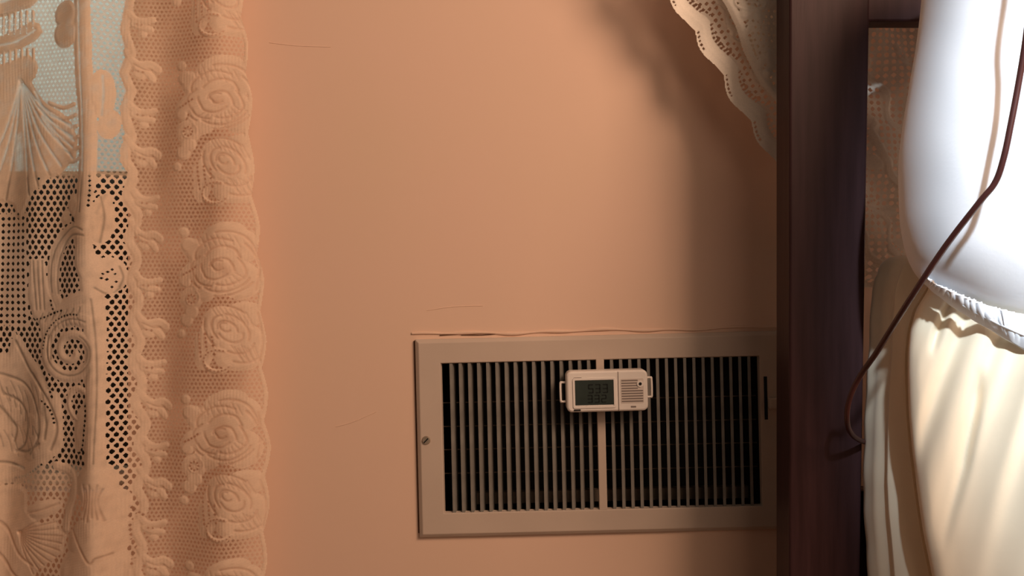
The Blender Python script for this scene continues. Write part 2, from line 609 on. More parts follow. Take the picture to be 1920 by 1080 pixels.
    L.groove([(472 + dx, ya - 40), (476 + dx, ya), (470 + dx, ya + 44)], 1.8, 0.6)
    L.groove([(474 + dx, yb - 30), (484 + dx, yb + 20), (478 + dx, yb + 60)], 1.8, 0.6)

# --- ruffle column with lobes
col = [(240, -300), (240, 100), (241, 320), (249, 400), (247, 450), (252, 520), (256, 600), (258, 690), (263, 770), (266, 850), (264, 930), (262, 1010), (268, 1100), (272, 1240)]
wig = [(x + 7 * math.sin(y * 0.081), y) for x, y in catmull(col, 8)]
L.stroke(wig, 8.5, 0.9, 0, 5)
cy_ = np.array([c[1] for c in col], float)
cx_ = np.array([c[0] for c in col], float)
lobes = [-270, -190, -110, -35, 45, 130, 215, 292, 380, 450, 535, 615, 690, 765, 845, 915, 990, 1062, 1140, 1210]
for i, yl in enumerate(lobes):
    xb = float(np.interp(yl, cy_, cx_))
    if i % 2:
        L.stroke([(xb - 2, yl - 34), (xb + 6, yl - 18), (xb + 20, yl - 8), (xb + 38, yl - 10), (xb + 50, yl - 2)], 7, 1.1, 6, 4, 9)
        L.stroke([(xb + 18, yl - 4), (xb + 34, yl + 6), (xb + 42, yl + 17)], 9, 1.1, 6, 4, 7)
        L.ell(xb + 20, yl + 10, 12, 9, 20, 1.0, 4)
        L.dots([(xb + 14, yl + 2), (xb + 26, yl + 5)], 8, 1.8, 0)
        L.dots([(xb + 24, yl - 24), (xb + 20, yl - 30), (xb + 15, yl - 36)], 8, 2.0)
        L.groove([(xb + 10, yl - 10), (xb + 26, yl - 2), (xb + 40, yl)], 1.6, 0.7)
    else:
        L.stroke([(xb, yl - 22), (xb + 10, yl - 10), (xb + 26, yl - 6), (xb + 44, yl - 10)], 8, 1.1, 6, 4, 6)
        L.stroke([(xb + 10, yl - 2), (xb + 26, yl + 6), (xb + 40, yl + 8)], 9, 1.1, 6, 4, 6)
        L.ell(xb + 26, yl + 18, 8, 7, 0, 1.0, 4)
        L.dots([(xb + 12, yl - 1), (xb + 30, yl + 1)], 8, 1.7, 0)
        L.dots([(xb + 22, yl + 28), (xb + 16, yl + 33), (xb + 22, yl + 40)], 8, 2.2)

# --- pale stem fold
L.stroke([(168, -300), (168, 100), (176, 220), (178, 330), (170, 430), (184, 520), (192, 620), (194, 720), (196, 830), (196, 930), (190, 1040), (186, 1240)], 15, 0.9, 8, 8, 21)
L.groove([(160, -150), (162, 100), (168, 240), (170, 330), (166, 400)], 1.8, 0.6)
L.groove([(188, 560), (196, 640), (200, 740), (198, 860)], 1.8, 0.5)
L.dots([(185, 330), (186, 360), (184, 390)], 9, 2.0)
L.dots([(207, 368), (200, 390), (196, 402)], 8, 2.0)

# --- pagoda-like tiers, upper left
L.poly([(-150, -300), (70, -300), (76, -150), (78, -4), (58, 14), (0, 26), (-150, 34)], 0.9)
L.poly([(-150, 62), (-20, 66), (30, 52), (56, 40), (74, 44), (81, 60), (68, 76), (40, 88), (0, 98), (-150, 104)], 1.0)
L.poly([(-150, 122), (0, 116), (30, 106), (52, 102), (68, 114), (73, 128), (66, 146), (58, 152), (70, 172), (92, 196), (124, 214), (146, 236), (158, 268), (154, 300), (130, 318),
        (118, 330), (98, 336), (84, 352), (66, 360), (56, 378), (48, 392), (36, 414), (24, 402), (16, 384), (-20, 372), (-150, 366)], 1.0)
for k in range(-9, 5):
    L.stroke([(10 + k * 13, 22), (10 + k * 13, 70)], 3.2, 1.2, 0, 3)
    L.stroke([(12 + k * 12.5, 92), (12 + k * 12.5, 130)], 3.2, 1.2, 0, 3)
    L.dots([(10 + k * 13, 30), (10 + k * 13, 62)], 9, 1.0, 0)
L.stroke([(-150, 24), (0, 20), (30, 12), (62, -2), (80, -14)], 2.5, 2.0, 5, 2)
L.groove([(-150, 84), (0, 80), (40, 70), (66, 56)], 2.2, 0.8)
L.groove([(-150, 0), (0, -4), (60, -30)], 3, 0.8)
for j, (x2, y2) in enumerate(((-60, 360), (-30, 370), (0, 372), (58, 366), (78, 350), (100, 330), (122, 314), (140, 292), (150, 268), (146, 244))):
    L.groove([(34, 150), (34 + (x2 - 34) * 0.4, 150 + (y2 - 150) * 0.5), (x2, y2)], 2.3, 1.0, 5, 0.8)
for j in range(4):
    L.groove([(66 + j * 6, 172 + j * 16), (96 + j * 8, 214 + j * 18), (146, 240 + j * 20)], 2.0, 0.8)
L.thin(30, 290, 15, 52, 0.9)
for (x, y) in ((80, 337), (88, 350), (96, 345), (108, 346), (115, 337), (121, 330), (135, 334), (75, 377), (62, 390), (82, 364), (12, 402), (30, 401), (120, 339)):
    L.clear(x, y, 2.4, 2.4)
# round leaf cluster and leaves beside the stem
L.ell(131, 32, 25, 27, 0, 1.0)
L.ell(132, 68, 26, 28, 0, 1.0)
L.ell(128, -40, 26, 40, 0, 1.0)
L.stroke([(110, 42), (140, 56), (160, 50)], 2, 1.3, 5, 2)
L.ell(200, 180, 21, 46, 0, 1.1, 8)
L.ell(212, 236, 18, 28, 10, 1.0, 8)
L.groove([(200, 146), (202, 180), (200, 220)], 2, 0.6)
for s in range(6):
    L.stroke([(100 + s * 3, 196 + s * 20), (128 + s * 3, 206 + s * 20), (150 + s * 3, 200 + s * 20)], 4.0, 1.0, 5, 3)

# --- leaf, scrolls, flower in the middle
L.ell(203, 413, 17, 46, 4, 1.2, 7)
L.groove([(201, 372), (206, 410), (200, 456)], 1.8, 0.8)
L.ell(150, 388, 13, 22, 12, 1.0)
L.ell(134, 408, 12, 16, 40, 1.0)
L.dots([(141, 402), (150, 412), (152, 424)], 8, 2.0)
arc = [(178, 436), (150, 434), (124, 452), (110, 486), (106, 520), (110, 552), (122, 580)]
L.stroke(arc, 15, 1.0, 6, 8, 12)
L.groove([(176, 444), (152, 442), (132, 458), (118, 488), (114, 522), (117, 550)], 2.0, 0.8)
L.groove([(174, 434), (150, 428), (118, 454), (104, 486), (100, 520), (103, 548)], 1.8, 0.6)
L.stroke([(168, 458), (166, 486), (170, 508), (184, 526), (198, 520)], 11, 1.1, 6, 6, 8)
L.stroke([(122, 580), (148, 566), (176, 556), (196, 548)], 13, 1.0, 6, 6)
L.ell(212, 516, 28, 34, 0, 1.1, 8)
L.groove([(194, 540), (212, 552), (226, 540)], 2, 0.9)
L.groove([(226, 500), (232, 520), (226, 538)], 2, 0.9)
for (x, y) in ((204, 514), (210, 510), (202, 522), (209, 524), (216, 506), (220, 514), (216, 538), (222, 528)):
    L.clear(x, y, 1.8, 2.0)
# ribbed pad to the left of the scroll
L.poly([(58, 486), (88, 484), (92, 520), (100, 548), (118, 578), (100, 604), (62, 596), (52, 560)], 1.0)
for x in (66, 74, 83):
    L.groove([(x, 490), (x + 1, 530), (x + 4, 580)], 1.8, 0.9)
L.poly([(60, 590), (118, 570), (180, 565), (196, 600), (150, 600), (110, 616), (84, 640), (76, 610)], 0.9)
for a in range(7):
    L.groove([(74 + a * 15, 606 - a * 3), (84 + a * 14, 588 - a * 2)], 1.5, 0.6, 0)

# --- spiral
sp_pts = []
for a in np.linspace(0, 640, 46):
    r = 66 - 0.088 * a
    ang = math.radians(-62 - a)
    sp_pts.append((148 + r * 1.0 * math.cos(ang), 657 + r * 0.98 * math.sin(ang)))
L.stroke(sp_pts, 15, 1.3, 0, 6, 7)
L.groove([(p[0] * 0.96 + 148 * 0.04, p[1] * 0.96 + 657 * 0.04) for p in sp_pts[:26]], 1.6, 0.7, 0)
L.dots([(148 + (p[0] - 148) * 1.1, 657 + (p[1] - 657) * 1.1) for p in sp_pts[1:9]], 7, 1.6, 0)
for x in (97, 104, 112):
    L.groove([(x, 628), (x - 1, 650), (x, 672)], 1.5, 1.0, 4)
L.stroke([(190, 595), (194, 640), (184, 690), (190, 730)], 10, 0.7, 6, 8)
L.thin(184, 670, 9, 45, 0.8)
# small hook below the spiral
hk = [(148 + 22 * math.cos(math.radians(a)) + 14, 752 + (24 - a * 0.03) * math.sin(math.radians(a))) for a in range(-60, -330, -30)]
L.stroke(hk, 7, 1.1, 4, 5, 4)
L.ell(168, 800, 18, 44, 6, 0.9, 8)
L.dots([(176, 752), (178, 772), (176, 800), (172, 832), (162, 846)], 9, 2.2)
L.dots([(131, 742), (133, 772), (132, 800), (131, 836), (118, 852), (104, 868), (92, 882)], 8, 2.4)

# --- big rose, lower left
L.poly([(-150, 660), (6, 664), (22, 622), (36, 640), (58, 668), (78, 690), (96, 724), (122, 738), (128, 770), (128, 830), (112, 850), (90, 872), (60, 892), (40, 905), (-150, 930)], 1.0, 9)
rose = [[(24, 640), (50, 690), (84, 730), (96, 780), (92, 820)], [(-10, 700), (40, 720), (72, 760), (80, 810), (60, 850)], [(0, 740), (30, 756), (50, 790), (44, 830), (20, 850)],
        [(-40, 720), (-10, 760), (20, 800), (16, 830)], [(60, 700), (100, 750), (116, 800), (104, 840)], [(20, 848), (50, 846), (80, 830)], [(-60, 860), (0, 870), (40, 880)]]
for g in rose:
    L.groove(g, 2.6, 1.3, 6, 0.85)
for (x, y, rx, ry, ro) in ((56, 800, 26, 34, 20), (86, 760, 16, 34, -25), (20, 780, 24, 22, 0), (60, 852, 30, 18, -20)):
    L.ell(x, y, rx, ry, ro, 1.5, 10)
for i in range(9):
    L.groove([(-20 + i * 12, 700 + i * 14), (-12 + i * 11, 730 + i * 12)], 1.4, 0.5, 0)
L.dots([(84, 748), (104, 766), (112, 792)], 8, 1.8)
for i in range(16):
    x, y = -30 + (i % 8) * 14, 716 + (i // 8) * 84 + (i % 3) * 9
    L.groove([(x, y), (x + 9, y + 20), (x + 13, y + 40)], 1.3, 0.5, 4, 0.5)
L.dots([(70, 664), (88, 700), (108, 742)], 9, 2.0)
L.dots([(18, 900), (52, 890), (86, 868)], 8, 2.0)
L.dots([(60, 600), (84, 596), (110, 586), (126, 582)], 8, 1.7)
L.dots([(100, 560), (104, 574), (112, 590)], 8, 1.9)
for i in range(7):
    L.groove([(108 + i * 9, 606 - i * 2), (112 + i * 9, 618 - i * 2)], 1.3, 0.6, 0, 0.6)

# --- leaves and fan at the bottom
L.ell(86, 952, 42, 16, -18, 1.3, 7)
L.groove([(52, 962), (86, 952), (118, 940)], 1.8, 0.9)
L.poly([(-150, 930), (30, 910), (50, 920), (52, 956), (80, 978), (112, 970), (118, 990), (138, 996), (128, 1030), (100, 1050), (70, 1070), (60, 1240), (-150, 1240)], 1.0, 8)
for a in range(-30, 75, 10):
    c, s = math.cos(math.radians(a)), math.sin(math.radians(a))
    L.groove([(30, 1000), (30 + 40 * c, 1000 + 40 * s), (30 + 96 * c, 1000 + 80 * s)], 1.6, 0.9)
L.groove([(-40, 960), (0, 990), (30, 1040), (60, 1060)], 2.6, 1.3)
L.groove([(-60, 1000), (-10, 1040), (20, 1080), (60, 1100)], 2.6, 1.3)
L.ell(196, 1002, 58, 44, -20, 1.2, 10)
L.ell(214, 946, 40, 34, -40, 1.2, 10)
L.ell(164, 1060, 40, 44, 20, 1.2, 10)
L.ell(226, 1080, 30, 60, 0, 1.0, 10)
L.ell(196, 900, 36, 40, 0, 0.9, 10)
L.ell(190, 1150, 70, 60, 0, 1.0, 10)
L.groove([(152, 985), (186, 1040), (200, 1034), (222, 1030)], 2.2, 1.1)
for i in range(6):
    L.groove([(176 + i * 7, 900 + (i % 2) * 8), (180 + i * 5, 930), (168 + i * 9, 958 + (i % 3) * 4)], 2.0, 1.1)
L.thin(190, 930, 30, 38, 0.6)
L.dots([(246, 978), (248, 1000), (252, 1030), (250, 1060)], 9, 2.2)
L.dots([(246, 948), (262, 960), (274, 968)], 8, 2.0)
L.dots([(144, 880), (150, 866), (164, 856), (178, 862)], 7, 1.8)
L.stroke([(116, 870), (146, 884), (150, 920), (140, 950), (134, 985)], 9, 1.0, 6, 5)
L.dots([(146, 892), (140, 915), (132, 940), (128, 960)], 8, 2.0)

# --- nets
netA = net(X, Y, 12.0, 10.2, 2.9, 4.1)                          # tall staggered holes
netB = net(X, Y, 12.4, 12.2, 3.0, 3.0, False)                   # square net
netC = net(X, Y, 8.0, 7.6, 2.2, 2.2)                           # fine net over the wall
colx = np.interp(Y, cy_, cx_)
netD = net(X, Y, 8.6, 8.0, 2.1, 2.3)
holes = np.where(X > colx, netC, np.where(Y < 330, netD, netA))
sq = (X < 52) & (Y > 400) & (Y < 610)
holes = np.where(sq, netB, holes)
fine_zone = (X > colx) & (L.S < 0.5)
L.TH = np.where(fine_zone, np.maximum(L.TH, 0.7), L.TH)
L.TH = np.where((X <= colx) & (L.S < 0.5) & (Y < 330), 1.0, L.TH)
# woven structure: fine ribs and uneven density of the yarn
nzx = sum(np.sin(X * a + Y * b + c) for a, b, c in ((.11, .07, 0), (-.05, .13, 1), (.21, -.09, 2), (.03, .29, 3), (.33, .17, 4)))
solid = L.S > 0.5
L.TH = np.where(solid, np.clip(L.TH + 0.04 + 0.05 * nzx, 0, 1), L.TH)
L.H = np.where(solid, L.H + 0.16 * np.sin(X * 1.05) * (0.5 + 0.5 * np.sin(Y * 0.05 + X * 0.02)) + 0.10 * np.sin(Y * 1.3 + X * 0.4), L.H)

fx = [-150, -100, -50, -10, 30, 75, 130, 190, 226, 262, 300, 350, 420, 470, 512]
fd = [.006, .022, .016, .002, .006, .016, .020, .033, .016, .010, .006, .014, .021, .016, .005]
fxx = np.linspace(-150, 512, 400)
fdd = np.interp(fxx, fx, fd)
ker = np.hanning(31)
ker /= ker.sum()
fdd = np.convolve(np.pad(fdd, 15, mode='edge'), ker, mode='valid')


def curtain_pos(X, Y):
    dd = 0.962
    sway = 10 * np.sin(Y * 0.0041 + 0.6)
    fold = np.interp(X + sway, fxx, fdd)
    fold = fold * (0.8 + 0.35 * np.clip((Y + 100) / 1200, 0, 1)) + 0.002 * np.sin(X * 0.05 + Y * 0.012)
    fold = fold + 0.009 * np.sin(np.clip(-150 - X, 0, None) * 0.045)
    V = np.empty(X.shape + (3,))
    V[..., 0] = (X - 960) / F * dd
    V[..., 1] = dd + 0.014 - fold * 1.2
    V[..., 2] = CZ + (540 - Y) / F * dd
    return V


# the pattern repeats mirrored towards the left, outside the photograph
nm = 210
def mir(A):
    return np.hstack([A[:, 1:nm + 1][:, ::-1], A])
for at_ in ('S', 'H', 'TH', 'K'):
    setattr(L, at_, mir(getattr(L, at_)))
holes, E = mir(holes), np.hstack([np.full((E.shape[0], nm), 99.0), E])
L.x = np.hstack([L.x[0] - L.step * np.arange(nm, 0, -1), L.x])
L.X, L.Y = np.meshgrid(L.x, L.y)
cur = L.mesh('lace_curtain', curtain_pos, holes, E > 0, M_lace, relief=0.0009)
tag(cur, 'ivory lace curtain with roses and scrolls and a scalloped edge over window', 'curtain')


# ------------------------------------------------------------------ wall vent
VD = WALL
k = VD / F
vent = empty('wall_vent', tuple(P(1127, 813, VD)), (0, math.radians(-1.35), 0))
tag(vent, 'cream metal wall register with vertical slots under the small monitor', 'vent')
TH = 0.007


def v2(dx, dy):
    return dx * k, -dy * k


bm = bmesh.new()
HW, HH = 344, 185


def loop(hw, hh, y, x0=0.0):
    return [bm.verts.new((sx * hw * k + x0, y, sz * hh * k)) for sx, sz in ((-1, -1), (1, -1), (1, 1), (-1, 1))]


lo = [loop(HW, HH, 0.0), loop(HW, HH, -0.004), loop(HW - 7, HH - 7, -TH), loop(297, 140, -TH), loop(295, 138, -0.001)]
for A, B in zip(lo[:-1], lo[1:]):
    for i in range(4):
        bm.faces.new([A[i], A[(i + 1) % 4], B[(i + 1) % 4], B[i]])
finish('faceplate', bm, M_vent, vent, bevel=0.0006)
box_obj('center_bar', (0, -TH / 2, 0), (15 * k, TH, 281 * k), M_vent, vent, bevel=0.0006)
# tabs between the slots at top and bottom belong to each fin
pitch = 17.25
fin_me = None


def fin_mesh():
    bm = bmesh.new()
    # stamped face edge
    w = 5.4 * k
    h = 280 * k
    prof = [(-0.5 * w, -TH), (0.5 * w, -TH), (0.5 * w + 0.0012, -TH + 0.0065), (0.5 * w + 0.0024, -TH + 0.0135), (0.5 * w + 0.0016, -TH + 0.0138), (-0.5 * w + 0.0012, -TH + 0.0045), (-0.5 * w, -TH + 0.001)]
    lo = [bm.verts.new((x, y + 0.0016, -h / 2)) for x, y in prof]
    hi = [bm.verts.new((x, y + 0.0016, h / 2)) for x, y in prof]
    for i in range(len(prof)):
        j = (i + 1) % len(prof)
        bm.faces.new([lo[i], lo[j], hi[j], hi[i]])
    bm.faces.new(lo[::-1])
    bm.faces.new(hi)
    return bm


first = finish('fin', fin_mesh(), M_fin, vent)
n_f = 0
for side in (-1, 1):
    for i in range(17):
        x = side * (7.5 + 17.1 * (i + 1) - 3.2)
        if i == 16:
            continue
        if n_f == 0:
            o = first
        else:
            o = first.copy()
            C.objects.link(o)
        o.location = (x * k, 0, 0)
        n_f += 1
for py in (-62, -17, 27, 72):
    tube_obj('cross_wire', [(-297 * k, 0.012, -py * k), (0, 0.012, -py * k), (297 * k, 0.012, -py * k)], 0.0007, M_damper, vent, n=6, sub=1)
box_obj('damper_ledge', (20 * k, 0.020, -122 * k), (520 * k, 0.010, 22 * k), M_damper, vent)
# dark brown line along the left edge and paint cracks over the top edge
box_obj('dark_edge_line', (-(HW + 1.4) * k, -0.0006, 2 * k), (2.8 * k, 0.0012, 360 * k), M_brown, vent)
for xa, xb, dy in ((-298, -262, 0.8), (-258, -180, -1.0), (-176, -120, 0.2), (60, 108, -0.5), (112, 140, 0.6)):
    tube_obj('paint_crack', [(xa * k, -0.0006, (HH + 6.2) * k), ((xa + xb) / 2 * k, -0.0006, (HH + 6.2 + dy) * k), (xb * k, -0.0006, (HH + 7.4) * k)], 0.00045, M_brown, vent, n=6, sub=4)
# dark duct behind
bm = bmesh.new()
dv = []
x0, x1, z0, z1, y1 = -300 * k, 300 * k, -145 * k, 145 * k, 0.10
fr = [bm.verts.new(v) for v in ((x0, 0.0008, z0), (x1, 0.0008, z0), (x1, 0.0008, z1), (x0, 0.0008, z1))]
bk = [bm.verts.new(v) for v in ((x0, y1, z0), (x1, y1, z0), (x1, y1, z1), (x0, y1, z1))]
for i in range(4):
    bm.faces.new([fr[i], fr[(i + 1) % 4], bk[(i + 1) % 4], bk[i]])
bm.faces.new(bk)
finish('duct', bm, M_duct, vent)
# screw with a slotted head
bm = bmesh.new()
r = bmesh.ops.create_cone(bm, cap_ends=True, segments=24, radius1=0.0046, radius2=0.0036, depth=0.0018)
bmesh.ops.transform(bm, matrix=Matrix.Translation((-327 * k, -TH - 0.0007, -3 * k)) @ Matrix.Rotation(math.pi / 2, 4, 'X'), verts=r['verts'])
scr = finish('screw', bm, M_screw, vent)
bm = bmesh.new()
vs = box(bm, (0, 0, 0), (0.0062, 0.0008, 0.0012))
bmesh.ops.transform(bm, matrix=Matrix.Translation((-327 * k, -TH - 0.0017, -3 * k)) @ Matrix.Rotation(math.radians(-45), 4, 'Y'), verts=vs)
finish('screw_slot', bm, M_dark, scr)
# damper lever and its slit at the right margin
lev = box_obj('lever_slit', (307 * k, -TH - 0.0001, 61 * k), (6 * k, 0.0008, 80 * k), M_dark, vent)
lv = box_obj('lever', (320 * k, -TH - 0.005, 52 * k), (20 * k, 0.010, 20 * k), M_vent, vent, bevel=0.0015)


# ------------------------------------------------------------------ data logger on the vent
DD = 0.968
kd = DD / F
log = empty('climate_monitor', tuple(P(1138.5, 733.5, DD)), (0, math.radians(-1.5), 0))
tag(log, 'small white plastic climate monitor with dark display clipped on the vent', 'monitor')
bw, bh, bt = 153 * kd, 77 * kd, 0.022


def rrect(w, h, r, n=6):
    pts = []
    for cx, cz, a0 in ((w / 2 - r, h / 2 - r, 0), (-w / 2 + r, h / 2 - r, 90), (-w / 2 + r, -h / 2 + r, 180), (w / 2 - r, -h / 2 + r, 270)):
        for i in range(n + 1):
            a = math.radians(a0 + 90 * i / n)
            pts.append((cx + r * math.cos(a), cz + r * math.sin(a)))
    return pts


bm = bmesh.new()
rings = []
for (ins, y) in ((0.0, bt - 0.002), (0.0, 0.0022), (0.0007, 0.0008), (0.0020, 0.0)):
    rings.append([bm.verts.new((x, y, z)) for x, z in rrect(bw - 2 * ins, bh - 2 * ins, 0.0055 - ins)])
for A, B in zip(rings[:-1], rings[1:]):
    for i in range(len(A)):
        bm.faces.new([A[i], A[(i + 1) % len(A)], B[(i + 1) % len(B)], B[i]])
bm.faces.new(rings[-1])
bm.faces.new(rings[0][::-1])
finish('body', bm, M_plastic, log, smooth=False)


def dp(px, py):     # monitor-local position of a photo pixel
    return (px - 1138.5) * kd, (733.5 - py) * kd


def plate(name, x0, y0, x1, y1, yf, th, mat_, parent, r=0.0012, bev=0.0):
    (ax, az), (bx, bz) = dp(x0, y0), dp(x1, y1)
    bm = bmesh.new()
    pts = rrect(abs(bx - ax), abs(bz - az), r, 4)
    cx, cz = (ax + bx) / 2, (az + bz) / 2
    f = [bm.verts.new((cx + x, yf, cz + z)) for x, z in pts]
    b = [bm.verts.new((cx + x, yf + th, cz + z)) for x, z in pts]
    for i in range(len(pts)):
        j = (i + 1) % len(pts)
        bm.faces.new([f[i], f[j], b[j], b[i]])
    bm.faces.new(f)
    bm.faces.new(b[::-1])
    return finish(name, bm, mat_, parent, bevel=bev)


# raised rim round the display (a hollow frame)
bm = bmesh.new()
(ax, az), (bx, bz) = dp(1073.5, 707.5), dp(1155, 765)
cx, cz = (ax + bx) / 2, (az + bz) / 2
w_, h_ = bx - ax, az - bz
rg = []
for ins, y in ((0, 0.0), (0.0004, -0.0010), (0.0022, -0.0010), (0.0026, -0.0001)):
    rg.append([bm.verts.new((cx + x, y, cz + z)) for x, z in rrect(w_ - 2 * ins, h_ - 2 * ins, max(0.0004, 0.002 - ins * 0.6), 4)])
for A, B in zip(rg[:-1], rg[1:]):
    for i in range(len(A)):
        bm.faces.new([A[i], A[(i + 1) % len(A)], B[(i + 1) % len(B)], B[i]])
finish('display_rim', bm, M_plastic, log)
scrn = plate('display', 1077.5, 712.5, 1150.5, 758.5, -0.0004, 0.0008, M_screen, log, 0.0006)


def digit(px, py, w, h, segs, t=2.6):
    S = {'a': (0, -h / 2, w, t), 'g': (0, 0, w, t), 'd': (0, h / 2, w, t), 'f': (-w / 2, -h / 4, t, h / 2), 'b': (w / 2, -h / 4, t, h / 2), 'e': (-w / 2, h / 4, t, h / 2), 'c': (w / 2, h / 4, t, h / 2)}
    bm = bmesh.new()
    for s in segs:
        dx, dy, sw, sh = S[s]
        x, z = dp(px + dx, py + dy)
        box(bm, (x, -0.00055, z), (sw * kd, 0.0003, sh * kd))
    finish('display_digit', bm, M_digit, scrn)


for i, (px, py) in enumerate(((1108, 728), (1121, 728), (1135, 728))):
    digit(px, py, 8, 15, ('afgcd', 'abgcd', 'abgcd')[i], 2.2)
for i, (px, py) in enumerate(((1106, 747), (1119, 747), (1132, 747))):
    digit(px, py, 8, 13, ('abgcd', 'abgcd', 'abged')[i], 2.0)
# printed panel on the right with its lines, window and button
gx, gz = dp(1159.5, 734)
box_obj('seam', (gx, -0.00005, gz), (1.4 * kd, 0.0004, 73 * kd), M_ink, log)
lab = plate('label_panel', 1164, 711, 1207, 757, -0.0003, 0.0006, M_label, log, 0.0012)
ln0 = None
for i in range(9):
    y = 714.5 + i * 4.85
    x1 = 1196 if i < 4 else 1205.5
    (ax, az), (bx, bz) = dp(1165.5, y), dp(x1, y)
    box_obj('printed_line', ((ax + bx) / 2, -0.00035, az), (bx - ax, 0.0003, (2.2 if i < 4 else 2.4) * kd), M_ink, lab)
bm = bmesh.new()
x, z = dp(1200.5, 721)
r = bmesh.ops.create_cone(bm, cap_ends=True, segments=24, radius1=6.2 * kd, radius2=6.2 * kd, depth=0.0012)
bmesh.ops.transform(bm, matrix=Matrix.Translation((x, -0.0006, z)) @ Matrix.Rotation(math.pi / 2, 4, 'X'), verts=r['verts'])
btn = finish('button', bm, M_plastic, log)
bm = bmesh.new()
r = bmesh.ops.create_cone(bm, cap_ends=True, segments=16, radius1=2.9 * kd, radius2=2.9 * kd, depth=0.0008)
bmesh.ops.transform(bm, matrix=Matrix.Translation((x, -0.0012, z)) @ Matrix.Rotation(math.pi / 2, 4, 'X'), verts=r['verts'])
finish('sensor_hole', bm, M_dark, btn)
plate('printed_mark', 1076, 706.6, 1091, 710.6, -0.0002, 0.0004, M_ink, log, 0.0004)
plate('printed_mark', 1075, 766.3, 1088, 769.3, -0.0002, 0.0004, M_dark, log, 0.0004)
plate('printed_mark', 1182, 762.3, 1192, 765.5, -0.0002, 0.0004, M_ink, log, 0.0004)
# strap loops on both ends
for s, (px, ya, yb) in ((-1, (1051.5, 716, 752)), (1, (1223.5, 711, 747))):
    xi, _ = dp(1063 if s < 0 else 1213, 0)
    xo, za = dp(px, ya)
    _, zb = dp(px, yb)
    tube_obj('strap_loop', [(xi, 0.006, za), (xo - s * 0.001, 0.006, za), (xo, 0.006, za - 0.0015), (xo, 0.006, zb + 0.0015), (xo - s * 0.001, 0.006, zb), (xi, 0.006, zb)], 0.00115, M_plastic, log, n=8, sub=4)


# ------------------------------------------------------------------ bed: post, headboard rail, mattress
bed = empty('bed', (0.28, 0.87, 0))
tag(bed, 'dark mahogany bed with a square post and headboard rail beside the vent', 'bed')


def bed_part(o):
    o.parent = bed
    o.matrix_parent_inverse = Matrix.Translation((-0.28, -0.87, 0))
    return o


bm = bmesh.new()
d0, d1 = 0.85, 0.893
zt, zb = 1.12, 0.0


def post_x(px_t, px_b, z, d):
    py = 540 - (z - CZ) / d * F
    return (px_t + (px_b - px_t) * py / 1080.0 - 960) / F * d


vb = []
for z in (zb, zt):
    xl = post_x(1480, 1480, z, d0)
    xr = post_x(1631, 1613, z, d0)
    vb.append([bm.verts.new(v) for v in ((xl, d0, z), (xr, d0, z), (xr, d1, z), (xl, d1, z))])
for i in range(4):
    j = (i + 1) % 4
    bm.faces.new([vb[0][i], vb[0][j], vb[1][j], vb[1][i]])
bm.faces.new(vb[0][::-1])
bm.faces.new(vb[1])
bed_part(finish('bedpost', bm, M_wood, bevel=0.0022, seg=3))
zl = CZ + (540 - 40) / F * 0.862
bed_part(box_obj('headboard_rail', (0.75, 0.874, (zl + 1.0) / 2), (0.90, 0.024, 1.0 - zl), M_wood, bevel=0.002))
bed_part(box_obj('lower_rail', (0.75, 0.874, 0.36), (0.90, 0.022, 0.16), M_wood, bevel=0.002))
poly = [(0.36, 0.82), (0.36, 0.775), (0.42, 0.745), (0.56, 0.68), (0.9, 0.56), (1.15, 0.56), (1.15, 0.82)]
bm = bmesh.new()
lo_ = [bm.verts.new((x, y, 0.12)) for x, y in poly]
hi_ = [bm.verts.new((x, y, 0.50)) for x, y in poly]
for i in range(len(poly)):
    j = (i + 1) % len(poly)
    bm.faces.new([lo_[i], lo_[j], hi_[j], hi_[i]])
bm.faces.new(lo_[::-1])
bm.faces.new(hi_)
bed_part(finish('mattress', bm, M_mattress))

# ------------------------------------------------------------------ cream satin bedspread
sil_y = [440, 480, 500, 520, 545, 600, 660, 730, 800, 860, 900, 960, 1010, 1080, 1300, 1700]
sil_x = [1690, 1676, 1655, 1643, 1636, 1633, 1630, 1625, 1622, 1621, 1620, 1622, 1626, 1631, 1640, 1650]
edg_y = [440, 520, 545, 580, 620, 660, 700, 780, 850, 920, 1000, 1080, 1300, 1700]
edg_x = [1765, 1752, 1738, 1716, 1705, 1701, 1700, 1703, 1709, 1718, 1730, 1746, 1790, 1840]
#        key : distance, px rule (base, offset), top py, inward dir
keys = [(.862, 'e', 200, 520, (0.0, -1.0)), (.866, 'e', 60, 500, (0.0, -1.0)), (.864, 's', 30, 488, (0.5, -0.6)), (.854, 's', 3, 484, (1.0, -0.1)),
        (.843, 's', 0, 480, (1.0, 0.1)), (.830, 's', 18, 478, (1.0, 0.2)), (.812, 's', 44, 484, (0.9, 0.4)), (.797, 'e', -4, 500, (0.6, 0.8)),
        (.800, 'e', 22, 520, (0.4, 0.9)), (.786, 'e', 8, 520, (0.7, 0.7)), (.771, 'e', 2, 508, (0.8, 0.6)), (.761, 'e', 18, 502, (0.5, 0.85)),
        (.752, 'e', 60, 506, (0.45, 0.9)), (.738, 'e', 130, 535, (0.4, 0.9)), (.718, 'e', 220, 585, (0.4, 0.9)), (.680, 'e', 360, 730, (0.4, 0.9)), (.60, 'e', 620, 800, (0.4, 0.9)), (.50, 'e', 1200, 900, (0.3, 0.9))]
ku = np.arange(len(keys))
nu = 22
U = np.linspace(0, len(keys) - 1, (len(keys) - 1) * nu + 1)


def csp(vals):
    return catmull(np.array(vals, float)[:, None], nu)[:, 0]


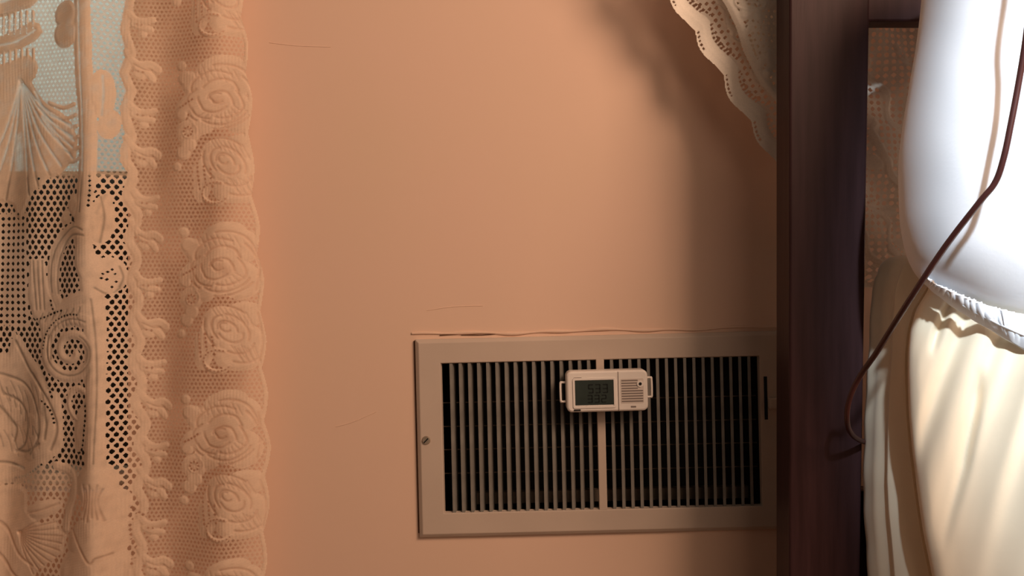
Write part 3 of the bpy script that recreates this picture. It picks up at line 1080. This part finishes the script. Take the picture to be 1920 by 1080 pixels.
kd_ = csp([q[0] for q in keys])
ks = csp([1.0 if q[1] == 's' else 0.0 for q in keys]).clip(0, 1)
ko = csp([q[2] for q in keys])
kt = csp([q[3] for q in keys])
ki = np.stack([csp([q[4][0] for q in keys]), csp([q[4][1] for q in keys])], 1)
ki /= np.linalg.norm(ki, axis=1)[:, None]
RAD = 0.014
rows = []
phis = list(np.linspace(80, 0, 9))
vfr = list(np.linspace(0, 1, 90)[1:] ** 1.25)
cream = np.clip((U - 9.6) / 1.6, 0, 1)
flank = np.clip(1 - np.abs(U - 5.2) / 2.2, 0, 1)


def row_pts(py, inset, dz, fade=1.0):
    s = np.interp(py, sil_y, sil_x)
    e = np.interp(py, edg_y, edg_x)
    scal = 2.6 * np.abs(np.sin(py * 0.034)) * np.clip(1 - np.abs(U - 4) / 1.5, 0, 1)
    px = ks * s + (1 - ks) * e + ko - scal
    d = kd_
    V = np.stack([(px - 960) / F * d, d.copy(), CZ + (540 - py) / F * d + dz], 1)
    # folds leaning down to the left, strongest near the gathered top
    q = px + 0.42 * (py - 560) - 0.0002 * (py - 560) ** 2
    amp = cream * (0.0034 * np.exp(-((py - 640) / 230.0) ** 2) + 0.0009 * np.exp(-((py - 860) / 220.0) ** 2) + 0.0003)
    wv = 0.8 * np.sin(q / 10.5) + np.sin(q / 17.5 + 1.3) + 0.2 * np.sin(q / 6.1 + 0.5)
    out = amp * wv * fade * 0.62
    # one deep crease
    cx = np.interp(py, [560, 640, 700, 790, 880, 1000, 1080], [1800, 1772, 1838, 1824, 1806, 1772, 1758])
    dep = np.interp(py, [690, 740, 860, 960, 1040], [0, 0.006, 0.007, 0.003, 0])
    out = out - cream * dep * np.exp(-((px - cx) / 9.0) ** 2)
    cx2 = np.interp(py, [555, 580, 620, 660], [1792, 1776, 1758, 1748])
    dep2 = np.interp(py, [550, 575, 620, 665], [0.002, 0.007, 0.006, 0])
    out = out - cream * dep2 * np.exp(-((px - cx2) / 8.0) ** 2)
    out = out + flank * 0.0018 * np.sin(px * 0.07 + py * 0.006)
    off = ki * (inset - out)[:, None] if np.ndim(inset) else ki * (np.full(len(U), inset) - out)[:, None]
    V[:, 0] += off[:, 0]
    V[:, 1] += off[:, 1]
    return V


p_start = kt + RAD / kd_ * F
for ins, dz in ((0.14, -0.020), (0.09, -0.006), (0.06, -0.001)):
    rows.append(row_pts(p_start, ins, dz + RAD, 0.6))
for ph in phis:
    a = math.radians(ph)
    rows.append(row_pts(p_start, RAD * (1 - math.cos(a)) * 1.2, RAD * math.sin(a), 1 - ph / 300.0))
bot = 1560.0
for f in vfr:
    rows.append(row_pts(p_start + (bot - p_start) * f, 0.0, 0.0))
V = np.array(rows)
sat = grid_mesh('satin_bedspread', V, M_satin)
tag(sat, 'cream satin bedspread hanging in soft folds below the white pillow', 'bedspread')
sm = sat.modifiers.new('smooth', 'SMOOTH')
sm.factor = 0.5
sm.iterations = 3
so = sat.modifiers.new('solid', 'SOLIDIFY')
so.thickness = 0.0015
so.offset = 1

# ------------------------------------------------------------------ pillow
PD = 0.755
bnd = [(1738, -30), (1728, 60), (1713, 150), (1699, 235), (1692, 300), (1692, 365), (1696, 430), (1710, 490), (1735, 530), (1782, 566), (1850, 604), (1930, 640), (2050, 676), (2200, 690),
       (2380, 676), (2470, 600), (2490, 440), (2480, 240), (2490, 60), (2440, -150), (2250, -200), (2000, -205), (1860, -200), (1780, -170), (1748, -110)]
bp = catmull(bnd + [bnd[0]], 12)[:-1]
cen = np.array([2090.0, 240.0])
rr = np.sin(np.linspace(0, math.pi / 2, 34)) ** 0.9
TF, TB = 0.085, 0.07


def pillow_front(px, py, r):
    q = 1 - r ** 2.6
    wr = 0.0005 * np.sin(px * 0.035 + 1.5 * np.sin(py * 0.02)) * np.sin(py * 0.024 + 0.7) + 0.0004 * np.sin(px * 0.06 - py * 0.045)
    return TF * np.sqrt(np.clip(q, 0, 1)) + wr * np.clip(4 * (1 - r), 0, 1)


rows = []
for sgn in (1, -1):
    order = rr if sgn > 0 else rr[::-1][1:]
    for r in order:
        pts = cen + (bp - cen) * r
        if sgn > 0:
            dz = -pillow_front(pts[:, 0], pts[:, 1], r)
        else:
            dz = np.full(len(pts), TB * math.sqrt(max(0, 1 - r ** 2.6)))
        rows.append(np.stack([(pts[:, 0] - 960) / F * PD, PD + dz, CZ + (540 - pts[:, 1]) / F * PD], 1))
pil = empty('pillow', tuple(P(2090, 690, PD)))
tag(pil, 'plump white cotton pillow leaning on the headboard behind the cord', 'pillow')
pb = grid_mesh('pillow_body', np.array(rows), M_pillow, pil, closed_u=True)
pil_inv = Matrix.Translation(-pil.location)
pb.matrix_parent_inverse = pil_inv
# ruffled flange along the lower edge
seam = catmull([(1733, 515), (1752, 530), (1790, 548), (1850, 572), (1925, 592), (2040, 620), (2200, 640)], 44)
hem = catmull([(1731, 519), (1748, 540), (1798, 578), (1866, 620), (1928, 656), (2046, 702), (2210, 730)], 44)
W = 22
# the seam lies on the surface of the pillow
b_ang = np.arctan2(bp[:, 1] - cen[1], bp[:, 0] - cen[0])
b_rad = np.hypot(bp[:, 1] - cen[1], bp[:, 0] - cen[0])
o_ = np.argsort(b_ang)
s_ang = np.arctan2(seam[:, 1] - cen[1], seam[:, 0] - cen[0])
s_r = np.hypot(seam[:, 1] - cen[1], seam[:, 0] - cen[0]) / np.interp(s_ang, b_ang[o_], b_rad[o_], period=2 * math.pi)
d_seam = PD - TF * np.sqrt(np.clip(1 - np.clip(s_r, 0, 1) ** 2.6, 0, 1)) + 0.001
rows = []
t_l = np.arange(len(seam)) / 44.0
for j in range(W + 1):
    f = j / W
    p = seam + (hem - seam) * f
    dh = np.interp(p[:, 0], [1700, 1760, 1850, 1950, 2200], [.752, .744, .730, .712, .672])
    d = d_seam + (dh - d_seam) * f - 0.003 * math.sin(f * math.pi)
    rip = (0.0016 * np.sin(t_l * 25.0 + 2.0 * np.sin(t_l * 5.1) + 2 * f) + 0.0010 * np.sin(t_l * 41.0 + 3 * np.sin(t_l * 7.3))) * (1 - f) ** 1.3 + 0.0008 * np.sin(t_l * 9 + 1) * f
    rows.append(np.stack([(p[:, 0] - 960) / F * d, d - rip, CZ + (540 - p[:, 1]) / F * d], 1))
V = np.array(rows)
fl_ = grid_mesh('ruffle', V, M_pillow, pil)
fl_.matrix_parent_inverse = pil_inv
so = fl_.modifiers.new('solid', 'SOLIDIFY')
so.thickness = 0.002
pk = [V[int(W * 0.62), i] + np.array((0, -0.0012, 0)) for i in range(44, V.shape[1], 8)]
o = tube_obj('piping', pk, 0.0017, M_pillow, pil, n=8, sub=5)
o.matrix_parent_inverse = pil_inv

# ------------------------------------------------------------------ lamp cord
cp = [(1990, -330, .63), (1955, -150, .645), (1934, -30, .65), (1925, 60, .655), (1911, 150, .660), (1895, 235, .662), (1882, 296, .664), (1866, 342, .668), (1836, 380, .674), (1772, 463, .692),
      (1702, 568, .718), (1644, 660, .760), (1614, 703, .784), (1594, 745, .795), (1588, 785, .805), (1597, 814, .824), (1622, 829, .846), (1665, 838, .885)]
crd = tube_obj('lamp_cord', [P(*c) for c in cp], 0.0022, M_cord, n=10, sub=8)
tag(crd, 'thin brown lamp cord running across the white pillow to behind the bedspread', 'cord')

# ------------------------------------------------------------------ white lace cloth hanging behind the headboard
L2 = Lace(1180, 1800, -170, 540, 1.6)
X, Y = L2.X, L2.Y
ux, uy = 0.527, 0.85
Sg = (X - 1262) * ux + (Y - 0) * uy            # along the diagonal edge
Tg = (X - 1262) * uy - (Y - 0) * ux            # inward from the edge
ph = (Sg / 100.0 + 0.30) % 1.0
bul = 13.0 * np.sin(math.pi * ph) ** 1.2 - 6 + 3 * np.sin(2 * math.pi * ph)
Tn = Tg + bul
L2.S[(Tn > 0) & (Tn < 34)] = 1
L2.H += np.clip(1 - np.abs(Tn - 17) / 17, 0, 1) * 1.0
# dotted rows that follow the scallops
for (tc, lo_p, hi_p) in ((7, 0.02, 0.42), (36, 0.05, 0.75), (41, 0.3, 0.9)):
    al = (Sg / 8.0) % 1.0 - 0.5
    hole = ((Tn - tc) / 2.3) ** 2 + (al * 8.0 / 2.4) ** 2 < 1
    hole &= (ph > lo_p) & (ph < hi_p)
    L2.K |= hole
    L2.TH = np.maximum(L2.TH, 0.5 * np.exp(-((Tn - tc) / 3) ** 2) * ((ph > lo_p) & (ph < hi_p)))
mid = (Tn >= 34) & (Tn < 62)
L2.TH[mid] = np.maximum(L2.TH[mid], 0.65)
inner = (Tn > 62)
# tapes, leaves and flowers inside
for tt, hw in ((70, 6), (112, 5), (176, 7), (236, 6)):
    wv = Tn - tt - 8 * np.sin(Sg * 0.05 + tt)
    mk = np.abs(wv) < hw
    L2.S[mk] = 1
    L2.H[mk] = np.maximum(L2.H[mk], 1.0)
for i in range(70):
    s_, t_ = rng.uniform(-200, 620), rng.uniform(70, 330)
    x = 1262 + s_ * ux + t_ * uy
    y = s_ * uy - t_ * ux
    L2.ell(x, y, rng.uniform(10, 26), rng.uniform(7, 15), rng.uniform(0, 180), 1.0, 4)
    if i % 3 == 0:
        a = rng.uniform(0, 6.28)
        L2.dots([(x - 14 * math.cos(a), y - 14 * math.sin(a)), (x, y), (x + 14 * math.cos(a), y + 14 * math.sin(a))], 7, 1.9)
# flower outline near the top
for cx, cy in ((1398, 18), (1402, 18), (1396, 70)):
    pts = [(cx + 26 * math.cos(a), cy + 15 * math.sin(a)) for a in np.linspace(0, 6.1, 12)]
    L2.stroke(pts, 3, 1.4, 3, 2)
    L2.dots([(cx - 8, cy), (cx + 8, cy)], 7, 2, 0)
holes = net(X, Y, 11, 11, 2.6, 2.9)
holes = np.where(X > 1600, net(X, Y, 13, 12.5, 3.6, 3.6, False), holes)
holes &= (Tn > 40)


def lace_pos(X, Y):
    dd = 0.930
    V = np.empty(X.shape + (3,))
    Tq = (X - 1262) * uy - Y * ux
    V[..., 0] = (X - 960) / F * dd
    V[..., 1] = dd + 0.004 * np.sin(Tq * 0.06) + 0.003 * np.sin(X * 0.03 + Y * 0.02) - 0.006 * np.clip((Tq - 40) / 60, 0, 1)
    # goes over the headboard at the top
    top = np.clip((-60 - Y) / 110.0, 0, 1)
    V[..., 1] -= 0.022 * top ** 2
    V[..., 2] = CZ + (540 - Y) / F * dd
    return V


dl = L2.mesh('lace_cloth', lace_pos, holes, Tn > 0, M_lace2, relief=0.0012)
tag(dl, 'white lace cloth with scalloped border hanging behind the dark bedpost', 'lace cloth')
# second layer: the front fold of the same cloth
L3 = Lace(1330, 1520, -170, 330, 1.6)
X, Y = L3.X, L3.Y
fe = np.interp(Y, [-170, 0, 60, 100, 150, 205, 260, 330], [1300, 1345, 1372, 1388, 1418, 1457, 1486, 1520])
Tn3 = X - fe
L3.S[(Tn3 > 0) & (Tn3 < 17)] = 1
L3.H += np.clip(1 - np.abs(Tn3 - 8) / 9, 0, 1)
al = (Y / 8.0) % 1.0 - 0.5
hole = ((Tn3 - 19) / 2.3) ** 2 + (al * 8.0 / 2.6) ** 2 < 1
L3.K |= hole
for i in range(26):
    L3.ell(rng.uniform(1360, 1500), rng.uniform(-150, 250), rng.uniform(8, 20), rng.uniform(6, 11), rng.uniform(0, 180), 1.0, 4)
for cx, cy in ((1400, 14), (1400, 14)):
    for r0 in (1.0, 0.55):
        pts = [(cx + 30 * r0 * math.cos(a), cy + 17 * r0 * math.sin(a)) for a in np.linspace(0, 6.2, 12)]
        L3.stroke(pts, 2.6, 1.6, 3, 2)
    L3.dots([(cx - 12, cy - 4), (cx + 12, cy - 4)], 7, 2.2, 0)
    L3.dots([(cx - 8, cy + 4), (cx + 10, cy + 5)], 7, 2.2, 0)
holes = net(X, Y, 11, 11, 2.2, 2.5) & (Tn3 > 18)


def lace_pos3(X, Y):
    V = lace_pos(X, Y)
    V[..., 1] -= 0.007 + 0.002 * np.sin(Y * 0.03)
    return V


f3 = L3.mesh('front_fold', lace_pos3, holes | hole, Tn3 > 0, M_lace2, dl, relief=0.0012)
